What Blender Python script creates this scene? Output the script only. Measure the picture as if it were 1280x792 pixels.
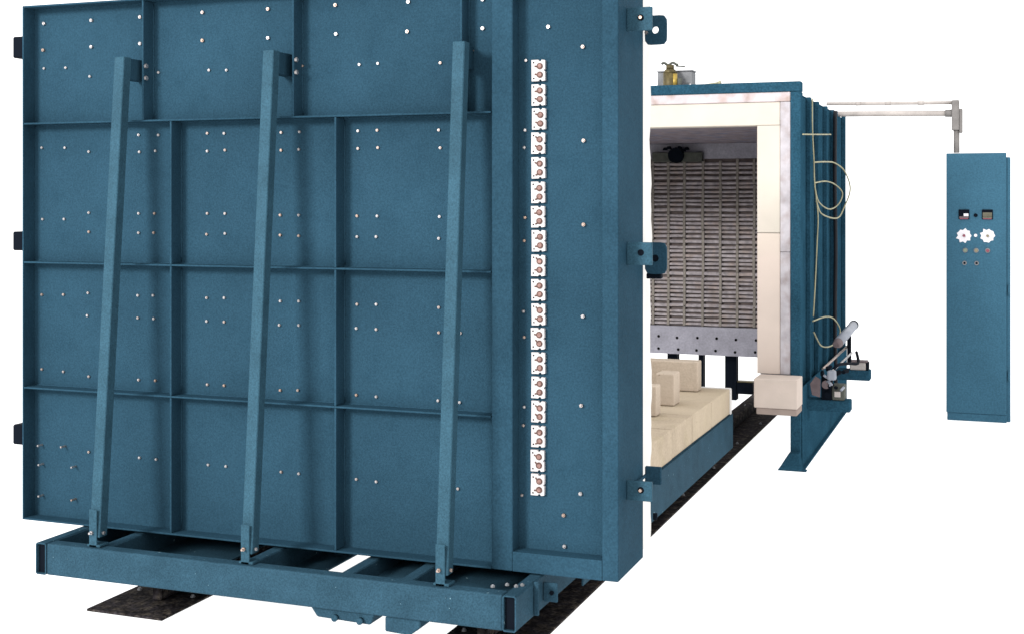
import bpy, bmesh, math, random
from mathutils import Vector
random.seed(7)
R = math.radians
for o in list(bpy.data.objects): bpy.data.objects.remove(o)
S = bpy.context.scene
C = S.collection

# ------------------------------------------------------------------ camera, world, light, exposure
cam = bpy.data.cameras.new('camera'); co = bpy.data.objects.new('camera', cam); C.objects.link(co)
co.location = (0, 0, 1.65)
co.rotation_euler = (R(90), 0, math.atan(610/1632.7))
cam.sensor_width = 36; cam.lens = 36*1632.7/1280
cam.shift_y = -(396-250)/1280
cam.clip_end = 400
S.camera = co
w = bpy.data.worlds.new('World'); S.world = w; w.use_nodes = True
w.node_tree.nodes['Background'].inputs[0].default_value = (1, 1, 1, 1)
w.node_tree.nodes['Background'].inputs[1].default_value = 0.95
kl = bpy.data.lights.new('key_softbox', 'AREA'); kl.shape = 'RECTANGLE'; kl.size = 3.4; kl.size_y = 3.4
kl.energy = 1950; kl.color = (1, 0.985, 0.96)
ko = bpy.data.objects.new('key_softbox', kl); C.objects.link(ko)
ko.location = (-8.3, -9.6, 7.0)
ko.rotation_euler = (Vector((-2.2, 5.0, 1.2)) - ko.location).to_track_quat('-Z', 'Y').to_euler()
S.view_settings.view_transform = 'Standard'; S.view_settings.look = 'None'
S.view_settings.gamma = 1; S.view_settings.use_curve_mapping = False
S.view_settings.exposure = 0.93

# ------------------------------------------------------------------ materials
def mat(name, col, rough=0.6, spec=0.2, metal=0.0, vary=0.12, vscale=6.0, grain=0.0, gscale=160.0, bump=0.0, bscale=120.0,
        col2=None, c2scale=3.0, c2lo=0.5, c2hi=0.65, speck=None, speckscale=60.0, specklo=0.70, rand=None, randlo=0.0):
    m = bpy.data.materials.new(name); m.use_nodes = True
    nt = m.node_tree; N = nt.nodes; L = nt.links
    b = N['Principled BSDF']; b.inputs['Roughness'].default_value = rough
    b.inputs['Specular IOR Level'].default_value = spec; b.inputs['Metallic'].default_value = metal
    tc = N.new('ShaderNodeTexCoord')
    geo = N.new('ShaderNodeNewGeometry')
    vec = geo.outputs['Position']
    def noise(scale, detail=3):
        n = N.new('ShaderNodeTexNoise'); n.inputs['Scale'].default_value = scale; n.inputs['Detail'].default_value = detail
        L.new(vec, n.inputs['Vector']); return n.outputs['Fac']
    def mixc(fac, a, bcol, blend='MIX'):
        x = N.new('ShaderNodeMix'); x.data_type = 'RGBA'; x.blend_type = blend
        if isinstance(fac, float): x.inputs['Factor'].default_value = fac
        else: L.new(fac, x.inputs['Factor'])
        for v, s in ((a, 'A'), (bcol, 'B')):
            sock = [i for i in x.inputs if i.name == s and i.type == 'RGBA'][0]
            if isinstance(v, tuple): sock.default_value = (*v, 1)
            else: L.new(v, sock)
        return [o for o in x.outputs if o.type == 'RGBA'][0]
    def ramp(f, lo, hi, a=0.0, bb=1.0):
        r = N.new('ShaderNodeMapRange'); L.new(f, r.inputs[0])
        r.inputs[1].default_value = lo; r.inputs[2].default_value = hi; r.inputs[3].default_value = a; r.inputs[4].default_value = bb
        return r.outputs[0]
    c = tuple(col)
    if col2: c = mixc(ramp(noise(c2scale, 5), c2lo, c2hi), c, tuple(col2))
    if vary:
        v = N.new('ShaderNodeCombineColor'); r = ramp(noise(vscale, 6), 0.3, 0.7, 1-vary, 1+vary)
        for i in range(3): L.new(r, v.inputs[i])
        c = mixc(1.0, c, v.outputs[0], 'MULTIPLY')
    if grain:
        v = N.new('ShaderNodeCombineColor'); r = ramp(noise(gscale, 2), 0.3, 0.7, 1-grain, 1+grain)
        for i in range(3): L.new(r, v.inputs[i])
        c = mixc(1.0, c, v.outputs[0], 'MULTIPLY')
    if speck: c = mixc(ramp(noise(speckscale, 2), specklo, specklo+0.03), c, tuple(speck))
    if rand:
        oi = N.new('ShaderNodeObjectInfo'); c = mixc(ramp(oi.outputs['Random'], randlo, 1.0), c, tuple(rand))
    if isinstance(c, tuple): b.inputs['Base Color'].default_value = (*c, 1)
    else: L.new(c, b.inputs['Base Color'])
    if bump:
        bn = N.new('ShaderNodeBump'); bn.inputs['Strength'].default_value = bump; bn.inputs['Distance'].default_value = 0.004
        L.new(noise(bscale, 4), bn.inputs['Height']); L.new(bn.outputs[0], b.inputs['Normal'])
    return m
BLUE = (0.0172, 0.0462, 0.0710)
M = {}
M['blue'] = mat('blue_machine_paint', BLUE, 0.65, 0.008, vary=0.13, vscale=2.2, grain=0.16, gscale=150, bump=0.12, bscale=140, col2=(0.0150, 0.0415, 0.0645), c2scale=11, c2lo=0.5, c2hi=0.75)
M['blue_car'] = mat('blue_car_frame_paint', (0.0205, 0.0505, 0.0745), 0.6, 0.012, vary=0.14, vscale=9, grain=0.22, gscale=170, bump=0.2, bscale=120,
                    speck=(0.16, 0.26, 0.30), speckscale=55, specklo=0.735)
M['blue_strut'] = mat('blue_strut_paint', (0.0245, 0.063, 0.091), 0.55, 0.03, vary=0.12, vscale=9, grain=0.2, gscale=170, bump=0.15, bscale=120)
M['blue_far'] = mat('blue_furnace_paint', (0.0165, 0.054, 0.085), 0.7, 0.0, vary=0.16, vscale=5, grain=0.25, gscale=90, bump=0.1, bscale=80)
M['blue_cab'] = mat('blue_cabinet_paint', (0.035, 0.098, 0.148), 0.6, 0.03, vary=0.08, vscale=3, grain=0.14, gscale=90)
M['navy'] = mat('dark_navy_paint', (0.004, 0.006, 0.010), 0.7, 0.02)
M['steel'] = mat('bright_zinc', (0.40, 0.38, 0.38), 0.38, 0.5, 0.8, vary=0.2, vscale=40, rand=(0.36, 0.255, 0.20), randlo=0.5)
M['copper'] = mat('copper_terminal', (0.20, 0.115, 0.10), 0.6, 0.2, 0.0, vary=0.35, vscale=90)
M['darkhole'] = mat('dark_cavity', (0.008, 0.007, 0.008), 0.8, 0.0)
M['ceramic'] = mat('white_ceramic', (0.46, 0.44, 0.44), 0.6, 0.2, vary=0.05)
M['fibre'] = mat('white_ceramic_fibre', (0.60, 0.59, 0.57), 0.95, 0.0, vary=0.05, vscale=12, bump=0.5, bscale=40)
M['cream'] = mat('cream_insulation_board', (0.485, 0.45, 0.395), 0.9, 0.0, vary=0.05, vscale=5, col2=(0.475, 0.425, 0.38), c2scale=1.2, c2lo=0.4, c2hi=0.7)
M['silver'] = mat('silver_grey_mortar', (0.385, 0.365, 0.39), 0.95, 0.0, vary=0.16, vscale=12, col2=(0.31, 0.275, 0.28), c2scale=16, c2lo=0.45, c2hi=0.7, bump=0.4, bscale=50)
M['creampink'] = mat('pinkish_insulation_board', (0.545, 0.465, 0.415), 0.9, 0.0, vary=0.05, vscale=5, col2=(0.52, 0.46, 0.40), c2scale=1.6)
M['mortar'] = mat('grey_pink_mortar', (0.47, 0.42, 0.435), 0.95, 0.0, vary=0.14, vscale=10, col2=(0.33, 0.25, 0.225), c2scale=9, c2lo=0.5, c2hi=0.75, bump=0.4, bscale=50)
M['brick'] = mat('firebrick', (0.375, 0.31, 0.235), 0.95, 0.0, vary=0.09, vscale=9, col2=(0.36, 0.30, 0.215), c2scale=4, grain=0.10, gscale=90, bump=0.5, bscale=60, rand=(0.43, 0.36, 0.27), randlo=0.1, speck=(0.20, 0.16, 0.12), speckscale=34, specklo=0.72)
M['palebrick'] = mat('pale_firebrick', (0.455, 0.38, 0.305), 0.95, 0.0, vary=0.08, vscale=9, grain=0.08, gscale=90, bump=0.5, bscale=60, rand=(0.42, 0.35, 0.285), speck=(0.24, 0.19, 0.15), speckscale=30, specklo=0.72)
M['pinkbrick'] = mat('pink_firebrick', (0.47, 0.40, 0.355), 0.95, 0.0, vary=0.06, vscale=7, bump=0.3, bscale=60)
M['pinkdark'] = mat('dark_pink_brick', (0.26, 0.21, 0.185), 0.95, 0.0, vary=0.1, vscale=10)  # darker brick tone of the slab below the sill block
M['rod'] = mat('element_tube', (0.325, 0.295, 0.305), 0.8, 0.0, vary=0.30, vscale=26, col2=(0.285, 0.24, 0.225), c2scale=13)
M['backing'] = mat('dark_brown_backing', (0.125, 0.102, 0.098), 0.95, 0.0, vary=0.25, vscale=14)  # dark brown wall colour, visible in the gaps between the heating tubes
M['holder'] = mat('element_holder', (0.205, 0.185, 0.165), 0.9, 0.0, vary=0.2, vscale=20)
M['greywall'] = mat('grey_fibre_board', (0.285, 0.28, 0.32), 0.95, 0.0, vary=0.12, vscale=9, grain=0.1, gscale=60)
M['ceil'] = mat('mottled_mauve_roof', (0.21, 0.18, 0.195), 0.95, 0.0, vary=0.3, vscale=16, col2=(0.14, 0.15, 0.20), c2scale=8)  # dark mauve roof lining with random bluish mottling
M['rail'] = mat('rusty_black_rail', (0.021, 0.0185, 0.0205), 0.85, 0.03, vary=0.5, vscale=22, col2=(0.055, 0.046, 0.038), c2scale=26, c2lo=0.46, c2hi=0.66, grain=0.7, gscale=75, bump=0.5, bscale=60)
M['brass'] = mat('tarnished_brass', (0.085, 0.067, 0.027), 0.5, 0.3, 0.3, vary=0.5, vscale=30)
M['brassbright'] = mat('polished_brass', (0.33, 0.23, 0.045), 0.4, 0.4, 0.4, vary=0.2, vscale=30)
M['galv'] = mat('galvanised_grey', (0.17, 0.175, 0.185), 0.6, 0.2, 0.1, vary=0.2, vscale=22)
M['olive'] = mat('grey_green_metal', (0.065, 0.07, 0.06), 0.7, 0.2, vary=0.3, vscale=22)
M['pipe'] = mat('pale_conduit', (0.385, 0.35, 0.33), 0.5, 0.2, 0.0, vary=0.12, vscale=14)
M['pipefit'] = mat('grey_fitting', (0.16, 0.15, 0.145), 0.6, 0.2, vary=0.15, vscale=18)
M['hose'] = mat('yellow_hose', (0.30, 0.285, 0.185), 0.6, 0.1, vary=0.2, vscale=12)
M['cable'] = mat('black_cable', (0.008, 0.008, 0.011), 0.6, 0.2)
M['cylgrey'] = mat('light_grey_cylinder', (0.22, 0.235, 0.275), 0.45, 0.25, 0.0, vary=0.1)
M['plate'] = mat('dull_mauve_plate', (0.13, 0.10, 0.105), 0.7, 0.1, vary=0.2, vscale=20)
M['red'] = mat('red_plastic', (0.20, 0.05, 0.075), 0.5, 0.2, vary=0)
M['amber'] = mat('amber_plastic', (0.20, 0.17, 0.11), 0.5, 0.2, vary=0)
M['green'] = mat('pale_green_plastic', (0.17, 0.20, 0.14), 0.5, 0.2, vary=0)
M['display'] = mat('controller_face', (0.09, 0.085, 0.06), 0.5, 0.2, vary=0.2, vscale=60)
M['white'] = mat('white_label_plate', (0.62, 0.60, 0.63), 0.6, 0.1, vary=0.03)
# white diffusing sheet lit from both sides: part reflects, part lets the light below through
fm = bpy.data.materials.new('white_diffusing_sheet'); fm.use_nodes = True
nt = fm.node_tree; nt.nodes.clear()
fo = nt.nodes.new('ShaderNodeOutputMaterial'); fx = nt.nodes.new('ShaderNodeMixShader'); fx.inputs[0].default_value = 0.62
fd = nt.nodes.new('ShaderNodeBsdfDiffuse'); fd.inputs[0].default_value = (0.94, 0.94, 0.94, 1)
ft = nt.nodes.new('ShaderNodeBsdfTranslucent'); ft.inputs[0].default_value = (0.97, 0.97, 0.97, 1)
nt.links.new(fd.outputs[0], fx.inputs[1]); nt.links.new(ft.outputs[0], fx.inputs[2]); nt.links.new(fx.outputs[0], fo.inputs[0])
M['floor'] = fm

# ------------------------------------------------------------------ builders
WL = {}
def thing(name, loc, label, cat, group=None):
    o = bpy.data.objects.new(name, None); C.objects.link(o); o.location = loc; o.empty_display_size = 0.1
    WL[o] = Vector(loc); o['label'] = label; o['category'] = cat
    if group: o['group'] = group
    return o
def link(name, me, parent, origin):
    o = bpy.data.objects.new(name, me); C.objects.link(o); origin = Vector(origin)
    if parent is not None:
        o.parent = parent; o.location = origin - WL[parent]
    else: o.location = origin
    WL[o] = origin
    return o
def tag(o, label, cat=None, group=None, kind=None):
    o['label'] = label
    if cat: o['category'] = cat
    if group: o['group'] = group
    if kind: o['kind'] = kind
    return o
class MB:
    def __init__(s): s.bm = bmesh.new()
    def box(s, x0, x1, y0, y1, z0, z1, bev=0.0, seg=1):
        t = bmesh.new()
        r = bmesh.ops.create_cube(t, size=1)
        for v in t.verts: v.co = Vector(((x0+x1)/2+v.co.x*(x1-x0), (y0+y1)/2+v.co.y*(y1-y0), (z0+z1)/2+v.co.z*(z1-z0)))
        if bev: bmesh.ops.bevel(t, geom=t.edges[:], offset=bev, segments=seg, affect='EDGES', profile=0.5)
        s.add(t); return s
    def add(s, t):
        me = bpy.data.meshes.new('tmp'); t.to_mesh(me); t.free(); s.bm.from_mesh(me); bpy.data.meshes.remove(me)
    def cyl(s, p0, p1, r0, r1=None, n=16, caps=True):
        p0, p1 = Vector(p0), Vector(p1); r1 = r0 if r1 is None else r1
        d = (p1-p0).normalized(); a = d.orthogonal().normalized(); b = d.cross(a)
        A = [s.bm.verts.new(p0+(a*math.cos(2*math.pi*i/n)+b*math.sin(2*math.pi*i/n))*r0) for i in range(n)]
        B = [s.bm.verts.new(p1+(a*math.cos(2*math.pi*i/n)+b*math.sin(2*math.pi*i/n))*r1) for i in range(n)]
        for i in range(n):
            f = s.bm.faces.new((A[i], A[(i+1) % n], B[(i+1) % n], B[i])); f.smooth = n > 8
        if caps: s.bm.faces.new(A[::-1]); s.bm.faces.new(B)
        return s
    def path(s, pts, r, n=8):
        pts = [Vector(p) for p in pts]; rings = []; a = None
        for i, p in enumerate(pts):
            d = (pts[min(i+1, len(pts)-1)]-pts[max(i-1, 0)]).normalized()
            a = d.orthogonal().normalized() if a is None else (a-d*a.dot(d)).normalized()
            b = d.cross(a)
            rings.append([s.bm.verts.new(p+(a*math.cos(2*math.pi*k/n)+b*math.sin(2*math.pi*k/n))*r) for k in range(n)])
        for q in range(len(rings)-1):
            for k in range(n):
                f = s.bm.faces.new((rings[q][k], rings[q][(k+1) % n], rings[q+1][(k+1) % n], rings[q+1][k])); f.smooth = True
        s.bm.faces.new(rings[0][::-1]); s.bm.faces.new(rings[-1]); return s
    def prism(s, pts, ax, a0, a1, bev=0.0):
        t = bmesh.new()
        def P(u, v, a): return {'x': (a, u, v), 'y': (u, a, v), 'z': (u, v, a)}[ax]
        A = [t.verts.new(P(u, v, a0)) for u, v in pts]; B = [t.verts.new(P(u, v, a1)) for u, v in pts]
        n = len(pts); t.faces.new(A); t.faces.new(B[::-1])
        for i in range(n): t.faces.new((A[(i+1) % n], A[i], B[i], B[(i+1) % n]))
        bmesh.ops.recalc_face_normals(t, faces=t.faces[:])
        if bev: bmesh.ops.bevel(t, geom=t.edges[:], offset=bev, segments=1, affect='EDGES')
        s.add(t); return s
    def holed_plate(s, x0, x1, z0, z1, y0, y1, hx, hz, hr, cr=0.012, n=24):
        # rounded plate facing -Y with a round hole
        def outer(a):
            dx, dz = math.cos(a), math.sin(a); cx, cz = (x0+x1)/2, (z0+z1)/2; hw, hh = (x1-x0)/2, (z1-z0)/2
            e = 6; t = ((abs(dx)/hw)**e+(abs(dz)/hh)**e)**(-1/e); return cx+dx*t, cz+dz*t
        ring = []
        for i in range(n):
            a = 2*math.pi*i/n; ox, oz = outer(a); ix, iz = hx+hr*math.cos(a), hz+hr*math.sin(a)
            ring.append([s.bm.verts.new(q) for q in ((ox, y0, oz), (ix, y0, iz), (ix, y1, iz), (ox, y1, oz))])
        for i in range(n):
            p, q = ring[i], ring[(i+1) % n]
            for k in range(4): s.bm.faces.new((p[k], q[k], q[(k+1) % 4], p[(k+1) % 4]))
        bmesh.ops.recalc_face_normals(s.bm, faces=s.bm.faces[:]); return s
    def dome(s, p, r, h, n=10, ax=(0, -1, 0)):
        ax = Vector(ax); p = Vector(p); prev = None
        for q in range(3):
            t = q/3*math.pi/2; rr = r*math.cos(t); a = ax.orthogonal().normalized(); b = ax.cross(a)
            cur = [s.bm.verts.new(p+ax*h*math.sin(t)+(a*math.cos(2*math.pi*i/n)+b*math.sin(2*math.pi*i/n))*rr) for i in range(n)]
            if prev:
                for i in range(n): f = s.bm.faces.new((prev[i], prev[(i+1) % n], cur[(i+1) % n], cur[i])); f.smooth = True
            prev = cur
        s.bm.faces.new(prev); return s
    def mesh(s, name, m, origin=(0, 0, 0)):
        o = Vector(origin)
        for v in s.bm.verts: v.co -= o
        bmesh.ops.recalc_face_normals(s.bm, faces=s.bm.faces[:])
        me = bpy.data.meshes.new(name); s.bm.to_mesh(me); s.bm.free(); me.materials.append(M[m]); return me
    def build(s, name, m, parent=None, origin=None):
        if origin is None:
            n = max(1, len(s.bm.verts)); origin = sum((v.co for v in s.bm.verts), Vector())/n
            if parent is None: origin.z = min(v.co.z for v in s.bm.verts)
        return link(name, s.mesh(name, m, origin), parent, origin)
def box(name, m, parent, x0, x1, y0, y1, z0, z1, bev=0.002, seg=1):
    return MB().box(x0, x1, y0, y1, z0, z1, bev, seg).build(name, m, parent)
def tube_open(name, m, parent, x0, x1, y0, y1, z0, z1, t=0.005, bev=0.006):
    # rectangular hollow section running along Y, both ends open
    mb = MB(); b = mb.bm
    def ring(y, i):
        k = bev if not i else bev*0.5; a0, a1, c0, c1 = (x0+i, x1-i, z0+i, z1-i)
        p = [(a0+k, c0), (a1-k, c0), (a1, c0+k), (a1, c1-k), (a1-k, c1), (a0+k, c1), (a0, c1-k), (a0, c0+k)]
        return [b.verts.new((x, y, z)) for x, z in p]
    o0, o1, i0, i1 = ring(y0, 0), ring(y1, 0), ring(y0, t), ring(y1, t)
    for k in range(8):
        j = (k+1) % 8
        b.faces.new((o0[k], o0[j], o1[j], o1[k])); b.faces.new((i0[k], i1[k], i1[j], i0[j]))
        b.faces.new((o0[k], i0[k], i0[j], o0[j])); b.faces.new((o1[k], o1[j], i1[j], i1[k]))
    return mb.build(name, m, parent)

# ------------------------------------------------------------------ the setting
fl = MB(); v = [fl.bm.verts.new(p) for p in ((-60, -30, 0), (60, -30, 0), (60, 90, 0), (-60, 90, 0))]; fl.bm.faces.new(v)
floor = fl.build('floor', 'floor', None, (0, 0, 0)); tag(floor, 'plain bright white floor under the whole installation', kind='structure')

# ------------------------------------------------------------------ rails
def rail(xa, xb, xbar, label):
    t = thing('rail', ((xa+xb)/2, 4.315, 0), label, 'rail', 'rails under the kiln car')
    box('base_plate', 'rail', t, xa, xb, 4.315, 11.4, 0.002, 0.012, 0.002)
    box('rail_bar', 'rail', t, xbar-0.022, xbar+0.022, 4.50, 11.4, 0.0125, 0.090, 0.006)
    me = MB().cyl((0, 0, 0), (0, 0, 0.006), 0.010, n=8).cyl((0, 0, 0.006), (0, 0, 0.012), 0.006, n=6).mesh('bolt', 'galv')
    y = 4.62
    while y < 11:
        for x in (xa+0.05, xb-0.05): link('bolt', me, t, (x+random.uniform(-.01, .01), y+random.uniform(-.03, .03), 0.012))
        y += 0.83
    return t
rail(-3.436, -3.077, -3.235, 'dark rusty rail plate whose end sticks out beyond the front beam on the left')
rail(-1.962, -1.600, -1.80, 'dark rusty rail plate running back past the brick hearth to the furnace')

# ------------------------------------------------------------------ kiln car
YB = 4.128; FT = 0.316; FB = 0.193
car = thing('kiln_car', (-2.527, YB, 0.0), 'blue steel kiln car frame on rails carrying the pale brick hearth', 'kiln car')
for xa in (-3.527, -1.577): tube_open('side_tube', 'blue_car', car, xa, xa+0.050, YB-0.002, 7.90, FB, FT)
box('front_beam', 'blue_car', car, -3.476, -1.578, YB, YB+0.06, FB, FT-0.001, 0.006, 2)
for x in (-3.25, -2.61, -2.20, -1.965):
    box('cross_tube', 'blue_car', car, x-0.025, x+0.025, YB+0.061, 7.80, FB+0.02, FT-0.006, 0.004)
for xa, xb, m_, zz in ((-3.474, -3.277, 'blue_car', 0), (-3.223, -2.86, 'blue_car', 0), (-2.858, -2.72, 'rail', -.03), (-2.70, -2.637, 'rail', -.03), (-2.583, -2.438, 'blue_car', 0), (-2.325, -2.226, 'blue_car', 0.0), (-2.174, -1.992, 'blue_car', .03), (-1.939, -1.579, 'blue_car', 0.02)):
    box('deck_plate', m_, car, xa, xb, YB+0.062, 6.2, FB+0.022+zz, FB+0.030+zz, 0.001)
box('cross_angle', 'rail', car, -2.62, -1.99, YB+0.066, YB+0.086, FB+0.055, FB+0.085, 0.002)
for xa in (-3.527, -1.577): box('tube_end_shade', 'navy', car, xa+.006, xa+.044, YB+0.012, YB+0.02, FB+.006, FT-.006, 0)  # dark sheets added inside the open tube ends to imitate their inner shade
box('rear_beam', 'blue_car', car, -3.476, -1.578, 7.84, 7.895, FB, FT-0.001, 0.004)
box('deck', 'blue_car', car, -3.530, -1.530, 4.86, 7.895, FT+0.001, 0.358, 0.002)
for xs in (-3.527-0.008, -1.527+0.0005):
    box('skirt_plate', 'blue_car', car, xs, xs+0.0075, 4.86, 7.90, 0.150, 0.356, 0.001)
for yy in (4.75, 7.3):
    for x in (-3.235, -1.80):
        wv = MB().cyl((x-0.03, yy, 0.150), (x+0.03, yy, 0.150), 0.058, n=28).cyl((x-0.045, yy, 0.150), (x-0.03, yy, 0.150), 0.070, n=28).build('wheel', 'navy', car)
        MB().cyl((x-0.07, yy, 0.150), (x+0.07, yy, 0.150), 0.02, n=12).build('axle', 'steel', wv)
# buffer blocks hung under the front beam
def buf(pts, y0, y1):
    return MB().prism(pts, 'y', y0, y1, 0.004).build('buffer_block', 'blue_car', car)
b1 = buf([(-2.325, FB-.001), (-2.298, 0.156), (-2.085, 0.150), (-2.066, FB-.001)], YB+0.02, YB+0.12)
for x in (-2.22, -2.12): MB().cyl((x, YB+0.018, 0.163), (x, YB+0.004, 0.163), 0.012, n=10).build('bolt', 'blue_car', b1)
b2 = buf([(-2.02, FB-.001), (-2.02, 0.140), (-1.925, 0.136), (-1.885, 0.165), (-1.885, FB-.001)], YB+0.005, YB+0.10)
# lugs on the right side tube, bolts and clutter on the beam top
lug = box('lug', 'blue_car', car, -1.526, -1.472, 4.40, 4.410, 0.222, 0.290, 0.003)
MB().cyl((-1.492, 4.399, 0.256), (-1.492, 4.393, 0.256), 0.008, n=10).build('bolt', 'navy', lug)
box('lug', 'blue_car', car, -1.5265, -1.508, 4.30, 4.312, 0.200, 0.318, 0.003)
for x, y in ((-1.64, 4.20), (-1.60, 4.235), (-1.565, 4.23), (-1.55, 4.25)):
    MB().cyl((x, y, FT), (x, y, FT+0.006), 0.008, n=6).dome((x, y, FT+0.006), 0.005, 0.004, ax=(0, 0, 1)).build('bolt', 'galv', car)
# hearth: big bricks laid on the deck
hb = thing('brick_hearth', (-2.527, 6.4, 0.359), 'pale beige firebrick hearth laid on the kiln car deck', 'hearth')
def brickmesh(lx, ly, lz, seed):
    rr = random.Random(seed); t = MB(); t.box(-lx/2, lx/2, -ly/2, ly/2, 0, lz, 0.006, 2)
    for v in t.bm.verts: v.co += Vector((rr.uniform(-1, 1), rr.uniform(-1, 1), rr.uniform(-1, 1)))*0.0012
    return t.mesh('brick', 'brick')
ys = [4.99, 5.46, 5.93, 6.375, 6.828, 7.322, 7.862]
xs = [-3.527, -3.20, -2.86, -2.527, -2.19, -1.85, -1.527]
for i in range(6):
    for j in range(6):
        lx, ly = xs[j+1]-xs[j]-0.005, ys[i+1]-ys[i]-0.006
        edge = j in (0, 5)
        link('brick', brickmesh(lx, ly, 0.150 if edge else 0.148, i*7+j), hb, ((xs[j]+xs[j+1])/2, (ys[i]+ys[i+1])/2, 0.359+random.uniform(-.0, .002)))
es = MB().box(-3.50, -1.525, 7.864, 7.90, 0.33, 0.512, 0.008, 2).build('end_seal', 'fibre', hb)
# support blocks on the hearth
def block(x0, x1, y0, y1, zt, label):
    o = MB().box(x0, x1, y0, y1, 0.5125, zt, 0.007, 2).build('support_block', 'palebrick', None)
    tag(o, label, 'firebrick', 'support blocks standing on the hearth'); return o
block(-3.40, -1.682, 7.652, 7.76, 0.690, 'rearmost long firebrick wall standing across the hearth')
block(-1.792, -1.688, 7.077, 7.22, 0.690, 'middle upright firebrick block on the hearth in front of the long brick wall')
block(-1.80, -1.694, 6.70, 6.80, 0.672, 'nearest firebrick block on the hearth, partly hidden by the white lined door')
block(-3.36, -3.262, 7.077, 7.22, 0.690, 'upright firebrick block on the far left of the hearth hidden behind the door')

# ------------------------------------------------------------------ door
YD = 4.383; YS = 4.452
X0, X1, Z0, Z1 = -3.816, -1.243, 0.322, 2.457
door = thing('furnace_door', (-2.53, YD, Z0), 'large blue ribbed steel furnace door with white lining and a column of white terminals', 'furnace door')
XB = -1.716   # where the terminal box begins
box('back_sheet', 'blue', door, X0+0.002, XB-0.001, YS, YS+0.012, Z0+0.002, Z1-0.002, 0)
T = 0.007
box('rim_plate', 'blue', door, X0, X0+T, YD, YD+0.33, Z0, Z1, 0.0015)
box('rim_plate', 'blue', door, X0+T+.0005, XB-.001, YD+.0005, YS-.0005, Z0, Z0+T, 0.0015)
box('rim_plate', 'blue', door, X0+T+.0005, X1-.001, YD+.0005, YD+0.33, Z1-T, Z1, 0.0015)
for z, in ((1.966,), (1.390,), (0.870,)):
    box('rib', 'blue', door, X0+T+.001, XB-.004, YD, YS-.0005, z-0.003, z+0.004, 0.0012)
for x, za, zb in ((-3.218, 1.971, Z1-T-.001), (-2.532, 1.971, Z1-T-.001), (-1.836, 1.971, Z1-T-.001)):
    box('rib', 'blue', door, x-0.004, x+0.004, YD+.001, YS-.0005, za, zb, 0.0012)
for x in (-3.085, -2.350):
    for za, zb in ((Z0+T+.001, .866), (.875, 1.386), (1.395, 1.962)):
        box('rib', 'blue', door, x-0.004, x+0.004, YD+.0005, YS-.0005, za, zb, 0.0012)
def bead(p0, p1, rib_):
    p0, p1 = Vector(p0), Vector(p1); n = max(4, int((p1-p0).length/0.03)); rr = random.Random(int(p0.x*999+p0.z*77))
    MB().path([p0.lerp(p1, i/n)+Vector((rr.uniform(-1, 1), rr.uniform(-.5, .5), rr.uniform(-1, 1)))*0.0012 for i in range(n+1)], 0.0038, 6).build('weld_bead', 'blue', rib_)
for o in [c for c in door.children if c.name.startswith('rib')]:
    bb = [Vector(q)+WL[o] for q in o.bound_box]; lo = Vector((min(q.x for q in bb), 0, min(q.z for q in bb))); hi = Vector((max(q.x for q in bb), 0, max(q.z for q in bb)))
    if hi.x-lo.x > 0.1:
        for z in (lo.z-.001, hi.z+.001): bead((lo.x, YS-.002, z), (hi.x, YS-.002, z), o)
    else: bead((hi.x+.001, YS-.002, lo.z+.01), (hi.x+.001, YS-.002, hi.z-.01), o)
# body behind the sheet (steel casing carrying the lining)
box('casing', 'blue', door, X0+T+.001, X1-0.008, YS+0.013, YD+0.328, Z0+0.001, Z1-T-.001, 0.002)
# terminal box: a frame of flat bars around a recessed sheet
XR0, XR1, ZR0, ZR1 = -1.636, -1.302, 0.392, 2.405
tb = box('terminal_box', 'blue', door, XB+.001, X1-.009, YS+.0005, YS+0.0125, Z0+.004, Z1-T-.002, 0)
box('frame_bar', 'blue', tb, XB, XR0, YD, YS, Z0, Z1-T-.0005, 0.003)
box('frame_bar', 'blue', tb, XR1, X1, YD, YS+0.27, Z0, Z1-T-.0005, 0.004, 2)
box('frame_bar', 'blue', tb, XR0+.0005, XR1-.0005, YD+.001, YS, Z0, ZR0, 0.0012)
box('frame_bar', 'blue', tb, XR0+.0005, XR1-.0005, YD+.001, YS, ZR1, Z1-T-.0005, 0.003)
# white fibre lining on the furnace side
ln = MB(); ln.box(X0+0.03, -1.272, YD+0.332, YD+0.585, Z0-0.012, Z1+0.0, 0.02, 2)
bmesh.ops.subdivide_edges(ln.bm, edges=[e for e in ln.bm.edges if e.calc_length() > 0.3], cuts=60, use_grid_fill=True)
for v in ln.bm.verts:
    k = math.sin(v.co.z*9.1)*0.5+math.sin(v.co.z*23.7+v.co.y*11)*0.35+math.sin(v.co.z*61+v.co.x*17)*0.2
    if v.co.x > -1.4: v.co.x += 0.004*k; v.co.y += 0.008*k if v.co.y > YD+0.5 else 0
ln.build('insulation_lining', 'fibre', door)

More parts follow.
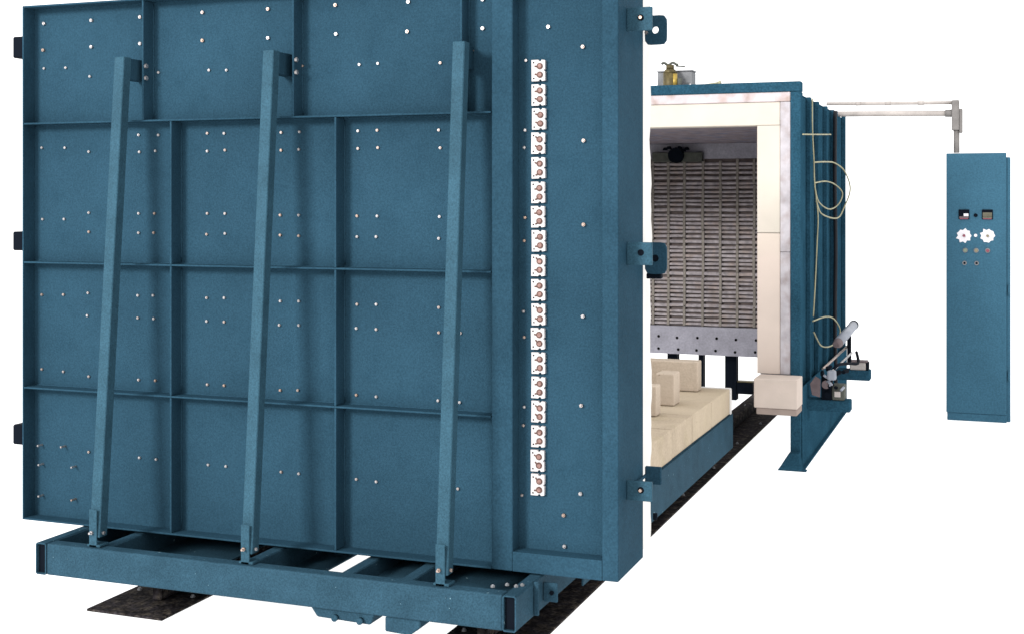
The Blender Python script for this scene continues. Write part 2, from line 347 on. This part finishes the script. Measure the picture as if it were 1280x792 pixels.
def boltmesh(r, h, name='bolt', washer=True):
    b = MB()
    if washer: b.cyl((0, 0, 0), (0, -0.002, 0), r*1.45, n=12)
    b.cyl((0, -0.002 if washer else 0, 0), (0, -h, 0), r, n=6); b.dome((0, -h, 0), r*0.7, r*0.6, n=8)
    return b.mesh(name, 'steel')
small = boltmesh(0.0054, 0.007, washer=False); big = boltmesh(0.0070, 0.009, washer=False); stud = boltmesh(0.0042, 0.030, washer=False)
SMALL = [(-3.758,2.201), (-3.647,2.2), (-3.525,2.16), (-3.188,2.165), (-2.949,2.166), (-2.868,2.163), (-2.526,2.167), (-2.281,2.164), (-2.203,2.165), (-1.946,2.158), (-1.817,2.198), (-1.82,2.142),
   (-3.77,1.869), (-3.651,1.867), (-3.53,1.849), (-3.284,1.914), (-3.188,1.912), (-3.28,1.845), (-3.203,1.848), (-2.957,1.915), (-2.879,1.913), (-2.957,1.844), (-2.875,1.847), (-2.621,1.912),
   (-2.54,1.913), (-2.621,1.843), (-2.543,1.845), (-2.287,1.912), (-2.206,1.913), (-2.287,1.845), (-2.203,1.847), (-1.952,1.909), (-1.946,1.843), (-3.766,1.569), (-3.655,1.57), (-3.53,1.597),
   (-3.53,1.518), (-3.284,1.595), (-3.207,1.595), (-3.284,1.516), (-3.211,1.517), (-2.957,1.596), (-2.875,1.596), (-2.96,1.513), (-2.875,1.517), (-2.625,1.591), (-2.543,1.591), (-2.625,1.513),
   (-2.543,1.511), (-2.291,1.589), (-2.206,1.589), (-2.291,1.51), (-2.21,1.511), (-1.949,1.588), (-1.952,1.507), (-3.77,1.253), (-3.659,1.256), (-3.534,1.266), (-3.538,1.173), (-3.288,1.262),
   (-3.214,1.264), (-3.288,1.171), (-3.211,1.17), (-2.96,1.261), (-2.879,1.263), (-2.96,1.168), (-2.879,1.168), (-2.625,1.257), (-2.543,1.259), (-2.629,1.164), (-2.543,1.166), (-2.291,1.254),
   (-2.21,1.256), (-2.294,1.163), (-2.21,1.162), (-1.952,1.252), (-1.952,1.159), (-1.865,1.16), (-3.77,0.941), (-3.659,0.936), (-3.53,0.922), (-3.284,0.92), (-3.203,0.921), (-2.957,0.917),
   (-2.879,0.917), (-2.625,0.911), (-2.547,0.915), (-2.294,0.91), (-2.21,0.908), (-1.955,0.907), (-1.868,0.905), (-3.53,0.61), (-3.28,0.604), (-3.199,0.603), (-2.953,0.598), (-2.871,0.598),
   (-2.621,0.594), (-2.543,0.593), (-2.294,0.59), (-2.21,0.587), (-1.875,0.586)]
BIG = [(-3.758,2.389), (-3.517,2.391), (-3.276,2.393), (-2.979,2.397), (-2.679,2.395), (-2.383,2.395), (-2.076,2.391), (-1.776,2.384), (-3.762,2.278), (-3.517,2.282), (-3.276,2.285), (-2.979,2.285),
   (-2.679,2.282), (-2.38,2.284), (-2.08,2.28), (-1.776,2.278), (-1.522,2.272), (-1.392,2.195), (-1.389,1.861), (-1.389,1.562), (-1.392,1.236), (-1.398,0.919), (-1.401,0.605), (-1.464,0.523),
   (-1.461,0.412)]
STUD = [(-3.77,0.624), (-3.651,0.626), (-3.766,0.544), (-3.598,0.546), (-3.766,0.413), (-3.598,0.41)]
BOXS = [(-1.608,2.154), (-1.611,1.902), (-1.614,1.839), (-1.611,1.586), (-1.614,1.502), (-1.617,1.247), (-1.614,1.154), (-1.614,0.902), (-1.617,0.835), (-1.623,0.582)]
for L, me in ((SMALL, small), (BIG, big), (STUD, stud), (BOXS, small)):
    for x, z in L: link('bolt', me, door, (x, YS-0.0003, z))
# struts from the door top down to the front beam
for x, xr in ((-3.268, -3.218), (-2.591, -2.532), (-1.811, -1.836)):
    hw = 0.0235
    yb, yt, zb, zt = 4.150, 4.302, 0.352, 2.216
    st = MB(); d = 0.048
    pts = [(yb, zb), (yt, zt), (yt+d, zt), (yb+d, zb)]
    s_ = st.prism(pts, 'x', x-hw, x+hw, 0.003).build('strut', 'blue_strut', door)
    if x < -2: box('stub', 'blue', s_, x-hw+.002, x+hw-.002, yt+d-0.004, YS-.001, zt-0.088, zt-0.003, 0.002)
    else: box('stub', 'blue', s_, xr+.0045, x-.002, yt+d-0.004, YS-.001, zt-0.088, zt-0.003, 0.002)
    fx0, fx1 = (x-0.034, x+0.004) if x < -2 else (x-0.002, x+0.034)
    box('foot', 'blue_strut', s_, x-0.021, x+0.015, yb-0.006, yb-0.0003, 0.3165, 0.46, 0.002)
    box('foot', 'blue_strut', s_, x-0.030, x+0.030, yb-0.006, yb+0.05, 0.3165, 0.326, 0.002)
    MB().cyl((x-0.006, yb-0.006, 0.372), (x-0.006, yb-0.014, 0.372), 0.0075, n=6).cyl((x-0.006, yb-0.014, 0.372), (x-0.006, yb-0.024, 0.372), 0.0045, n=8).build('bolt', 'steel', s_)
    MB().cyl((x+0.015, yb+0.02, 0.368), (x+0.032, yb+0.02, 0.368), 0.0065, n=6).build('bolt', 'steel', s_)
    for z in (zt-0.03, zt-0.078) if x < -2 else ():
        MB().cyl((xr+0.004, YD+0.012, z), (xr+0.014, YD+0.012, z), 0.009, n=6).build('bolt', 'steel', s_)
# ceramic terminal blocks
hw, hh = 0.0255, 0.0385
def arc(cx, cz, r, a0, a1, n=6): return [(cx+r*math.cos(R(a0+(a1-a0)*i/n)), cz+r*math.sin(R(a0+(a1-a0)*i/n))) for i in range(n+1)]
outl = [(-hw, -hh), (0.0, -hh)] + arc(0.007, -hh, 0.006, 180, 0) + [(hw, -hh+.002), (hw, -0.004)] + arc(hw, 0, 0.004, 270, 90) + [(hw, hh-.002)] + [(0.013, hh)] + arc(0.007, hh, 0.006, 0, -180)[1:] + [(-hw, hh)]
M['copperdark'] = mat('dark_copper', (0.10, 0.055, 0.045), 0.6, 0.1, vary=0.35, vscale=90)
tbm = MB().prism(outl, 'y', -0.014, 0, 0.0).mesh('terminal_block', 'ceramic')
scm = MB().cyl((0, 0, 0), (0, -0.003, 0), 0.0115, n=18).cyl((-0.006, -.001, -0.002), (-0.019, -.001, 0.001), 0.0028, n=8).mesh('terminal', 'copperdark')
scm.materials.append(M['copper']); t2 = bmesh.new(); t2.from_mesh(scm); n0 = len(t2.faces)
c2_ = MB(); c2_.bm.free(); c2_.bm = t2; c2_.cyl((0.001, -.0031, 0.0005), (0.001, -0.0065, 0.0005), 0.0080, 0.007, n=14)
t2.faces.ensure_lookup_table()
for f_ in t2.faces[n0:]: f_.material_index = 1
t2.to_mesh(scm); t2.free()
hom = MB().cyl((0, 0, 0), (0, -0.001, 0), 0.003, n=8).mesh('hole', 'darkhole')
for i in range(18):
    z = 2.116-i*(2.116-0.6255)/17; x = -1.5565-0.003*i/17
    t = link('terminal_block', tbm, door, (x+random.uniform(-.0015, .0015), YS-.0005, z+random.uniform(-.001, .001))); t.rotation_euler.y = random.uniform(-.02, .02)
    yf = YS-0.0146
    for dz in (0.0145, -0.0165):
        an = random.uniform(-0.7, 0.7)
        o = link('terminal', scm, t, (WL[t].x+0.0065, yf, z+dz)); o.rotation_euler.y = an
    for dz in (0.028, -0.029): link('hole', hom, t, (WL[t].x-0.017, yf, z+dz))
# clamp brackets on the lining side of the door
for zp0, zp1, zt0, zt1, hole in ((2.249, 2.332, 2.228, 2.337, True), (1.419, 1.500, 1.374, 1.492, True), (0.586, 0.656, 0.592, 0.658, False)):
    cb = box('clamp_bracket', 'blue_strut', door, X1+.0003, -1.150, 4.490, 4.502, zp0, zp1, 0.002)
    box('bracket_web', 'blue', cb, X1+.0003, X1+0.010, 4.5025, 4.7415, zp0+.034, zp1-.026, 0.001)
    if hole: MB().holed_plate(X1+.0005, -1.160, zt0, zt1, 4.742, 4.756, -1.203, (zt0+zt1)/2, 0.0135).build('tab', 'blue', cb)
    else: box('tab', 'blue', cb, X1+.0005, -1.180, 4.742, 4.756, zt0, zt1, 0.003)
    zz = (zp0+zp1)/2+0.004; xb_ = -1.191
    MB().cyl((xb_, 4.4899, zz), (xb_, 4.488, zz), 0.0115, n=12).build('hole', 'navy', cb)
    if zp0 != 1.419: MB().cyl((xb_, 4.488, zz), (xb_, 4.480, zz), 0.0062, n=6).build('bolt', 'steel', cb)
    if zp0 == 1.419:
        MB().cyl((-1.203, 4.760, 1.433), (-1.203, 4.745, 1.433), 0.016, n=12).build('pin', 'navy', cb)
        box('stop_block', 'navy', cb, X1+.002, -1.185, 4.757, 4.79, 1.355, 1.375, 0.003)
    if hole: MB().cyl((-1.236, 4.7419, zt0+.045), (-1.236, 4.735, zt0+.045), 0.007, n=6).build('bolt', 'steel', cb)
MB().cyl((-1.262, 4.976, 0.428), (-1.262, 4.976, 0.404), 0.009, n=10).build('hanging_nut', 'navy', door)
for z0, z1 in ((2.250, 2.340), (1.436, 1.516), (0.618, 0.702)):
    lc = box('clamp_bracket', 'navy', door, -3.918, X0-.0005, 4.44, 4.52, z0, z1, 0.006)
    lc['label'] = 'black clamp lug on the left edge of the door'

# ------------------------------------------------------------------ furnace
YF = 8.12; XE = -1.144; XL = -3.93; YE = 10.62
fur = thing('furnace', (-2.537, 9.36, 0), 'blue ribbed furnace with cream lined opening and rows of heating tubes inside', 'furnace')
ff = MB()
box('front_flange', 'blue_far', fur, XL, XE, YF-.002, YF+0.09, 2.316, 2.378, 0.004)
for xa, xb in ((XL, XL+0.063), (XE-0.063, XE)):
    box('front_flange', 'blue_far', fur, xa, xb, YF, YF+0.09, 0.002, 2.315, 0.004)
for sx, x in ((1, XE-0.034), (-1, XL+0.034)):
    box('side_sheet', 'blue_far', fur, x-0.004, x+0.004, YF+0.091, YE, 0.002, 2.30, 0.001)
    for y in (8.56, 8.96, 9.42, 9.83, 10.03, 10.57):
        xa, xb = (x+.0045, XE) if sx > 0 else (XL, x-.0045)
        r_ = box('rib', 'blue_far', fur, xa, xb, y, y+0.045, 0.002, 2.315+random.uniform(-.006, .006), 0.003)
# splayed foot at the front corner and base strip
for sx, xa, xb in ((1, -1.275, -1.100), (-1, -3.974, -3.80)):
    MB().prism([(xa, 0.002), (xb, 0.002), (xb-0.03*(sx > 0), 0.012), (xb-0.045, 0.11) if sx > 0 else (xb-0.06, 0.11), (xa+0.07 if sx > 0 else xa+.045, 0.11), (xa+.02, 0.03)], 'y', 8.045, 8.118, 0.003).build('foot', 'blue_far', fur)
box('base_strip', 'blue_far', fur, -1.1435, -1.116, YF, YE, 0.002, 0.014, 0.002)
box('skirt_plate', 'blue_far', fur, -1.1427, -1.136, YF+.02, YE, 0.0145, 0.50, 0.001)
box('roof_sheet', 'blue_far', fur, XL+.06, XE-.06, YF+0.091, YE, 2.317, 2.33, 0.002)
# lining boards
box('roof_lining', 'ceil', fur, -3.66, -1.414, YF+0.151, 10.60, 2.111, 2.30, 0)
box('lining_board', 'cream', fur, -3.803, -1.271, YF+0.012, YF+0.15, 2.111, 2.255, 0.004)
box('mortar_strip', 'mortar', fur, XL+.064, XE-.064, YF+0.004, YF+0.15, 2.256, 2.3145, 0.004)
for sx in (1, -1):
    f = (lambda a: a) if sx > 0 else (lambda a: -5.074-a)
    def bx(n, m, a, b, *r): return box(n, m, fur, min(f(a), f(b)), max(f(a), f(b)), *r)
    bx('lining_board', 'cream', -1.413, -1.271, YF+0.012, YF+0.15, 1.4465, 2.1095, 0.003)
    bx('lining_board', 'creampink', -1.413, -1.271, YF+0.013, YF+0.15, 0.577, 1.4435, 0.003)
    bx('mortar_strip', 'silver', -1.2695, XE-.064, YF+0.005, YF+0.15, 1.33, 2.254, 0.003)
    bx('mortar_strip', 'silver', -1.2695, XE-.064, YF+0.007, YF+0.15, 0.577, 1.328, 0.003)
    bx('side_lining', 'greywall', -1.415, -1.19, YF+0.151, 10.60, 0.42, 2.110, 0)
    bx('sill_block', 'pinkbrick', -1.394, -1.133, 7.905, 8.115, 0.399, 0.576, 0.005)
    bx('sill_slab', 'pinkdark', -1.380, -1.136, 7.909, 8.115, 0.360, 0.3985, 0.004)
# far wall
YW = 10.60
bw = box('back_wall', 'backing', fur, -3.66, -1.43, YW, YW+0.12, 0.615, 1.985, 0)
box('upper_board', 'greywall', bw, -3.66, -1.43, YW-0.03, YW+0.12, 1.986, 2.1105, 0.002)
lb = box('lower_board', 'greywall', bw, -3.66, -1.43, YW-0.035, YW+0.12, 0.384, 0.614, 0.003)
hm = MB().cyl((0, 0, 0), (0, -0.002, 0), 0.0115, n=12).mesh('hole', 'darkhole')
for i in range(13):
    for z in (0.525, 0.424): link('hole', hm, lb, (-2.010-(i-3)*0.16+random.uniform(-.006, .006), YW-0.0352, z-0.004+random.uniform(-.004, .004)))
z = 0.636; k = 0; rodm = {}
HX = [-3.56, -3.42, -3.28, -3.13, -2.985, -2.845, -2.70, -2.568, -2.433, -2.279, -2.134, -1.997, -1.86, -1.72, -1.58, -1.46]
while z < 1.97:
    rb = MB(); rr = 0.0118 + random.uniform(-.0015, .0015) + (0.004 if k % 7 == 4 else 0)
    for a, b_ in zip(HX[:-1], HX[1:]):
        dz = random.uniform(-.003, .003)
        rb.cyl((a+0.008, YW-0.022+random.uniform(-.004, .004), z+dz), (b_-0.008, YW-0.022+random.uniform(-.004, .004), z+dz+random.uniform(-.003, .003)), rr, n=8)
    rb.build('heating_tube', 'rod', bw)
    z += 0.0345 + (0.010 if k % 7 in (3, 4) else 0); k += 1
for x in HX:
    hbm = MB(); zz = 0.62
    while zz < 1.96:
        h = random.uniform(0.15, 0.24); dx = random.uniform(-.003, .003)
        hbm.box(x-0.011+dx, x+0.011+dx, YW-0.040, YW-0.001, zz, min(zz+h-.004, 1.984), 0.002); zz += h
    hbm.build('tube_holder', 'holder', bw)
# dark legs below and behind the far wall
for x0, x1, y0, z0, z1 in ((-2.62, -2.535, 10.74, 0.002, 0.46), (-2.355, -2.315, 10.74, 0.002, 0.46), (-2.132, -2.036, 10.74, 0.002, 0.46), (-3.0, -2.92, 10.74, .002, .46)):
    box('leg', 'navy', fur, x0, x1, y0, y0+0.09, z0, z1, 0.003)
box('leg_bracket', 'navy', fur, -2.035, -1.905, 10.745, 10.83, 0.055, 0.150, 0.003)
box('leg_strip', 'brass', fur, -2.03, -1.905, 10.747, 10.82, 0.151, 0.160, 0.001)

# ------------------------------------------------------------------ things fixed on the furnace
va = thing('gas_valve', (-2.01, 8.36, 2.33), 'tarnished brass valve standing on the furnace roof in front of a grey box', 'valve')
yv = 8.36
MB().cyl((-2.02, yv, 2.331), (-2.02, yv, 2.475), 0.046, n=20).cyl((-2.02, yv, 2.475), (-2.02, yv, 2.50), 0.046, 0.034, n=20).build('body', 'brass', va)
MB().cyl((-1.985, yv-.02, 2.37), (-1.985, yv-.02, 2.47), 0.018, n=12).build('bright_tube', 'brassbright', va)
MB().cyl((-2.02, yv, 2.5005), (-2.02, yv, 2.53), 0.026, n=14).build('bonnet', 'brass', va)
hd = MB().path([(-2.075+0.011*i, yv-.01, 2.537+0.008*math.sin(i*1.15)) for i in range(11)], 0.0085, 8).build('handle', 'olive', va)
MB().path([(-1.98, yv, 2.522), (-1.95, yv, 2.520), (-1.92, yv, 2.515)], 0.0045, 8).build('lever', 'olive', va)
MB().cyl((-1.955, yv-.01, 2.36), (-1.955, yv-.01, 2.44), 0.016, n=10).build('side_port', 'olive', va)
jb = thing('junction_box', (-1.995, 8.47, 2.33), 'grey sheet metal box on the furnace roof behind the brass valve', 'box')
box('case', 'galv', jb, -2.125, -1.890, 8.44, 8.54, 2.3305, 2.492, 0.004)
box('lid', 'galv', jb, -2.128, -1.887, 8.437, 8.543, 2.4925, 2.502, 0.002)
for x in (-1.96, -1.905): MB().cyl((x, 8.4395, 2.40), (x, 8.434, 2.40), 0.010, n=10).build('screw', 'steel', jb)
fu = MB().path([(-1.86, 8.36, 2.372), (-1.78, 8.36, 2.388), (-1.70, 8.36, 2.398)], 0.013, 10).cyl((-1.70, 8.36, 2.398), (-1.685, 8.36, 2.40), 0.018, n=12).build('hose_end', 'hose', None)
tag(fu, 'short pale hose stub lying on the furnace roof right of the brass valve', 'hose')
th = thing('thermocouple_head', (-2.46, 10.52, 1.965), 'grey green box with black knobbly fitting high on the inner furnace wall', 'fitting')
box('case', 'olive', th, -2.69, -2.272, 10.50, 10.5695, 1.962, 2.040, 0.004)
MB().cyl((-2.48, 10.499, 2.012), (-2.48, 10.44, 2.012), 0.062, n=18).build('body', 'navy', th)
kn = MB()
for i in range(7): kn.dome((-2.57+i*0.03, 10.47, 2.055+0.012*math.sin(i*2.1)), 0.022, 0.026, ax=(0, 0, 1), n=10)
kn.build('knob', 'navy', th)
# hoses, cable, conduits
def smooth(p, n=8):
    p = [Vector(q) for q in p]; out = []
    for i in range(len(p)-1):
        a, b, c, d = p[max(i-1, 0)], p[i], p[i+1], p[min(i+2, len(p)-1)]
        for k in range(n):
            t = k/n; out.append(0.5*((2*b)+(c-a)*t+(2*a-5*b+4*c-d)*t*t+(3*b-a-3*c+d)*t**3))
    return out+[p[-1]]
def hose(name, pts, r, m, label, cat, group=None):
    o = MB().path(smooth(pts), r, 8).build(name, m, None); tag(o, label, cat, group); return o
HX_ = -1.128
hose('hose', [(HX_, 8.525, 2.30), (HX_, 8.53, 2.1), (HX_, 8.60, 1.9), (HX_, 8.64, 1.75), (HX_+.005, 8.76, 1.55), (HX_, 8.76, 1.38), (HX_, 8.66, 1.1), (HX_, 8.57, 0.90)], 0.0045, 'hose', 'thin yellow hose hanging straight down the furnace side', 'hose')
hose('hose', [(HX_, 8.10, 2.05), (HX_, 8.8, 2.082), (HX_, 9.5, 2.115)], 0.0045, 'hose', 'short straight yellow hose near the top of the furnace side', 'hose')
hose('hose', [(HX_, 8.60, 1.893), (HX_, 9.3, 1.915), (-1.12, 9.7, 1.915), (-1.07, 9.85, 1.86), (-1.035, 9.9, 1.73), (-1.07, 9.8, 1.59), (-1.09, 9.55, 1.52), (HX_, 9.0, 1.555), (HX_, 8.72, 1.64)], 0.0052, 'hose', 'larger loop of yellow hose bulging out from the furnace side', 'hose')
hose('hose', [(HX_, 8.64, 1.760), (HX_, 9.2, 1.778), (-1.11, 9.6, 1.76), (-1.075, 9.75, 1.70), (-1.09, 9.65, 1.62), (-1.12, 9.35, 1.585), (HX_, 8.85, 1.635), (HX_, 8.66, 1.72)], 0.0048, 'hose', 'smaller loop of yellow hose inside the larger loop', 'hose')
hose('hose', [(HX_, 8.55, 0.872), (HX_, 9.2, 0.845), (-1.11, 9.55, 0.80), (-1.085, 9.7, 0.70), (-1.11, 9.5, 0.625), (HX_, 9.0, 0.665), (HX_, 8.6, 0.795)], 0.005, 'hose', 'yellow hose loop low on the furnace side above the grey cylinder', 'hose')
hose('cable', [(-1.130, 9.784, 2.30), (-1.133, 9.784, 1.8), (-1.127, 9.785, 1.3), (-1.131, 9.78, 0.8), (-1.125, 9.78, 0.30)], 0.014, 'cable', 'black cable running down the furnace side behind the yellow hoses', 'cable')
YC = 10.32
c1 = thing('conduit_pipe', (-0.75, YC, 2.39), 'thin upper pale conduit pipe running from the furnace to the cabinet riser', 'conduit', 'conduits above the cabinet')
MB().cyl((-1.26, YC+.02, 2.394), (-0.325, YC+.02, 2.378), 0.0135, n=12).build('pipe', 'pipe', c1)
for x in (-1.02, -0.80, -0.56): MB().cyl((x-.02, YC+.02, 2.3895-(x+1.02)*.017), (x+.02, YC+.02, 2.389-(x+1.02)*.017), 0.0165, n=12).build('coupling', 'pipe', c1)
c2 = thing('conduit_pipe', (-0.75, YC, 2.30), 'thick lower pale conduit pipe running from the furnace to the cabinet riser', 'conduit', 'conduits above the cabinet')
MB().cyl((-1.21, YC, 2.312), (-0.345, YC, 2.298), 0.021, n=16).build('pipe', 'pipe', c2)
MB().cyl((-0.385, YC, 2.299), (-0.34, YC, 2.298), 0.028, n=14).build('nut', 'pipefit', c2)
c3 = thing('conduit_riser', (-0.305, YC, 2.0), 'grey vertical conduit with elbow boxes standing on the control cabinet', 'conduit')
MB().cyl((-0.305, YC+.01, 2.0015), (-0.305, YC+.01, 2.17), 0.022, n=14).build('pipe', 'pipefit', c3)
box('elbow_box', 'pipefit', c3, -0.339, -0.285, YC-.03, YC+.05, 2.17, 2.395, 0.008, 2)
box('elbow_lid', 'pipefit', c3, -0.2845, -0.262, YC-.025, YC+.045, 2.150, 2.330, 0.005)

# actuator and brackets low on the furnace side
ac = thing('door_actuator', (-1.0, 8.6, 0.45), 'grey cylinder actuator with levers on blue brackets low on the furnace side', 'actuator')
MB().cyl((-0.965, 8.52, 0.742), (-0.950, 9.28, 0.784), 0.031, n=22).build('cylinder', 'cylgrey', ac)
MB().cyl((-0.975, 8.47, 0.736), (-0.965, 8.519, 0.742), 0.020, 0.032, n=22).build('end_cap', 'plate', ac)
MB().cyl((-0.9497, 9.281, 0.784), (-0.949, 9.31, 0.786), 0.033, n=22).build('end_cap', 'navy', ac)
MB().path([(-1.05, 8.42, 0.585), (-0.955, 9.1, 0.675)], 0.008, 8).build('push_rod', 'steel', ac)
MB().path([(-0.99, 8.40, 0.575), (-0.92, 8.9, 0.64)], 0.007, 8).build('push_rod', 'steel', ac)
MB().prism([(-1.118, 0.50), (-1.105, 0.43), (-1.055, 0.418), (-1.052, 0.53), (-1.085, 0.548)], 'y', 8.33, 8.345, 0.002).build('lever_plate', 'plate', ac)
box('pivot_block', 'navy', ac, -1.05, -0.985, 8.34, 8.42, 0.40, 0.548, 0.006)
MB().cyl((-1.018, 8.339, 0.50), (-1.018, 8.32, 0.50), 0.026, n=14).build('pivot_pin', 'plate', ac)
MB().cyl((-1.01, 8.339, 0.435), (-1.01, 8.325, 0.435), 0.02, n=12).build('pivot_pin', 'navy', ac)
box('clevis', 'cylgrey', ac, -1.01, -0.955, 8.30, 8.36, 0.53, 0.59, 0.012, 2)
box('switch_box', 'olive', ac, -0.983, -0.905, 8.335, 8.43, 0.405, 0.50, 0.006)
MB().box(-0.968, -0.930, 8.326, 8.3345, 0.425, 0.460, 0.003).build('switch_plate', 'pipe', ac)
rr = random.Random(5)
for i in range(9):
    x, z = rr.uniform(-1.04, -0.91), rr.uniform(0.47, 0.60)
    MB().cyl((x, 8.31+rr.uniform(0, .04), z), (x+rr.uniform(-.02, .02), 8.38, z+rr.uniform(-.02, .02)), rr.uniform(.008, .016), n=8).build('hose_fitting', 'navy', ac)
for i in range(5):
    x, z = rr.uniform(-1.03, -0.92), rr.uniform(0.44, 0.60)
    MB().cyl((x, 8.305, z), (x+rr.uniform(-.03, .03), 8.33, z+rr.uniform(-.02, .02)), rr.uniform(.005, .009), n=8).build('pipe_nipple', 'cylgrey', ac)
MB().path(smooth([(-0.93, 9.3, 0.60), (-0.90, 9.1, 0.55), (-0.93, 8.8, 0.58), (-0.97, 8.5, 0.60), (-1.0, 8.4, 0.55)]), 0.010, 8).build('air_line', 'navy', ac)
box('bracket_shelf', 'blue_far', ac, -1.16, -0.873, 8.34, 8.46, 0.33, 0.402, 0.008, 2)
box('bracket_shelf', 'blue_far', ac, -1.16, -0.846, 9.36, 9.48, 0.396, 0.466, 0.008, 2)
box('bearing', 'pipe', ac, -0.985, -0.875, 9.37, 9.47, 0.4665, 0.52, 0.006)
box('bearing_cap', 'plate', ac, -1.0, -0.865, 9.372, 9.468, 0.5205, 0.530, 0.003)
box('bearing_cap', 'navy', ac, -0.874, -0.858, 9.372, 9.468, 0.4665, 0.52, 0.003)
box('mount', 'navy', ac, -0.962, -0.938, 9.0, 9.05, 0.56, 0.738, 0.004)

# ------------------------------------------------------------------ control cabinet
cb = thing('control_cabinet', (-0.165, YC, 0), 'tall narrow blue control cabinet with switches standing right of the furnace', 'cabinet')
box('body', 'blue_cab', cb, -0.372, 0.073, YC+0.026, YC+0.46, 0.008, 1.966, 0.006)
box('door_panel', 'blue_cab', cb, -0.378, 0.0445, YC, YC+0.025, 0.062, 1.998, 0.006, 2)
box('plinth', 'blue_cab', cb, -0.371, 0.046, YC+0.006, YC+0.0255, 0.004, 0.061, 0.003)
for x, face in ((-0.252, 'white'), (-0.088, 'display')):
    ct = box('controller', 'navy', cb, x-0.038, x+0.038, YC-0.012, YC-.0003, 1.505, 1.578, 0.003)
    box('display', face, ct, x-0.032 if face == 'display' else x-0.002, x+0.032, YC-0.0145, YC-0.0123, 1.528, 1.556 if face != 'white' else 1.548, 0)
    box('key_strip', 'plate' if face == 'white' else 'display', ct, x-0.032, x+0.032, YC-0.0145, YC-0.0123, 1.513, 1.526, 0)
    box('status_strip', 'red', ct, x-0.030, x+0.030, YC-0.0145, YC-0.0123, 1.506, 1.512, 0)
MB().cyl((-0.170, YC, 1.535), (-0.170, YC-0.012, 1.535), 0.014, n=14).build('key_lock', 'navy', cb)
def star(cx, cz, r0, r1, seed, n=9):
    rr = random.Random(seed); return [(cx+math.cos(a)*r, cz+math.sin(a)*r) for i in range(2*n) for a in (math.pi*i/n,) for r in ((r0 if i % 2 else r1)*rr.uniform(.93, 1.1),)]
for x, c, sd in ((-0.252, 'red', 3), (-0.086, 'amber', 8)):
    sp = MB().prism(star(x, 1.383, 0.044, 0.055, sd), 'y', YC-0.003, YC-.0003).build('rotary_switch_plate', 'white', cb)
    MB().cyl((x, YC-.003, 1.383), (x, YC-0.02, 1.383), 0.010, n=12).build('knob', c, sp)
MB().cyl((-0.170, YC, 1.385), (-0.170, YC-0.006, 1.385), 0.012, n=12).build('indicator', 'white', cb)
for x, c in ((-0.243, 'green'), (-0.166, 'amber'), (-0.086, 'red')):
    bb = MB().cyl((x, YC, 1.274), (x, YC-0.010, 1.274), 0.018, n=20).build('push_button', 'galv', cb)
    MB().cyl((x, YC-.0101, 1.274), (x, YC-0.020, 1.274), 0.011, n=18).build('button_cap', c, bb)
for x in (-0.248, -0.163):
    bb = MB().cyl((x, YC, 1.179), (x, YC-0.007, 1.179), 0.016, n=18).build('key_switch', 'galv', cb)
    MB().cyl((x, YC-.0071, 1.179), (x, YC-0.010, 1.179), 0.0085, n=12).build('key_slot', 'navy', bb)
for z in (0.35, 0.98): MB().cyl((0.060, YC+0.018, z-.04), (0.060, YC+0.018, z+.04), 0.007, n=10).build('hinge', 'blue_cab', cb)
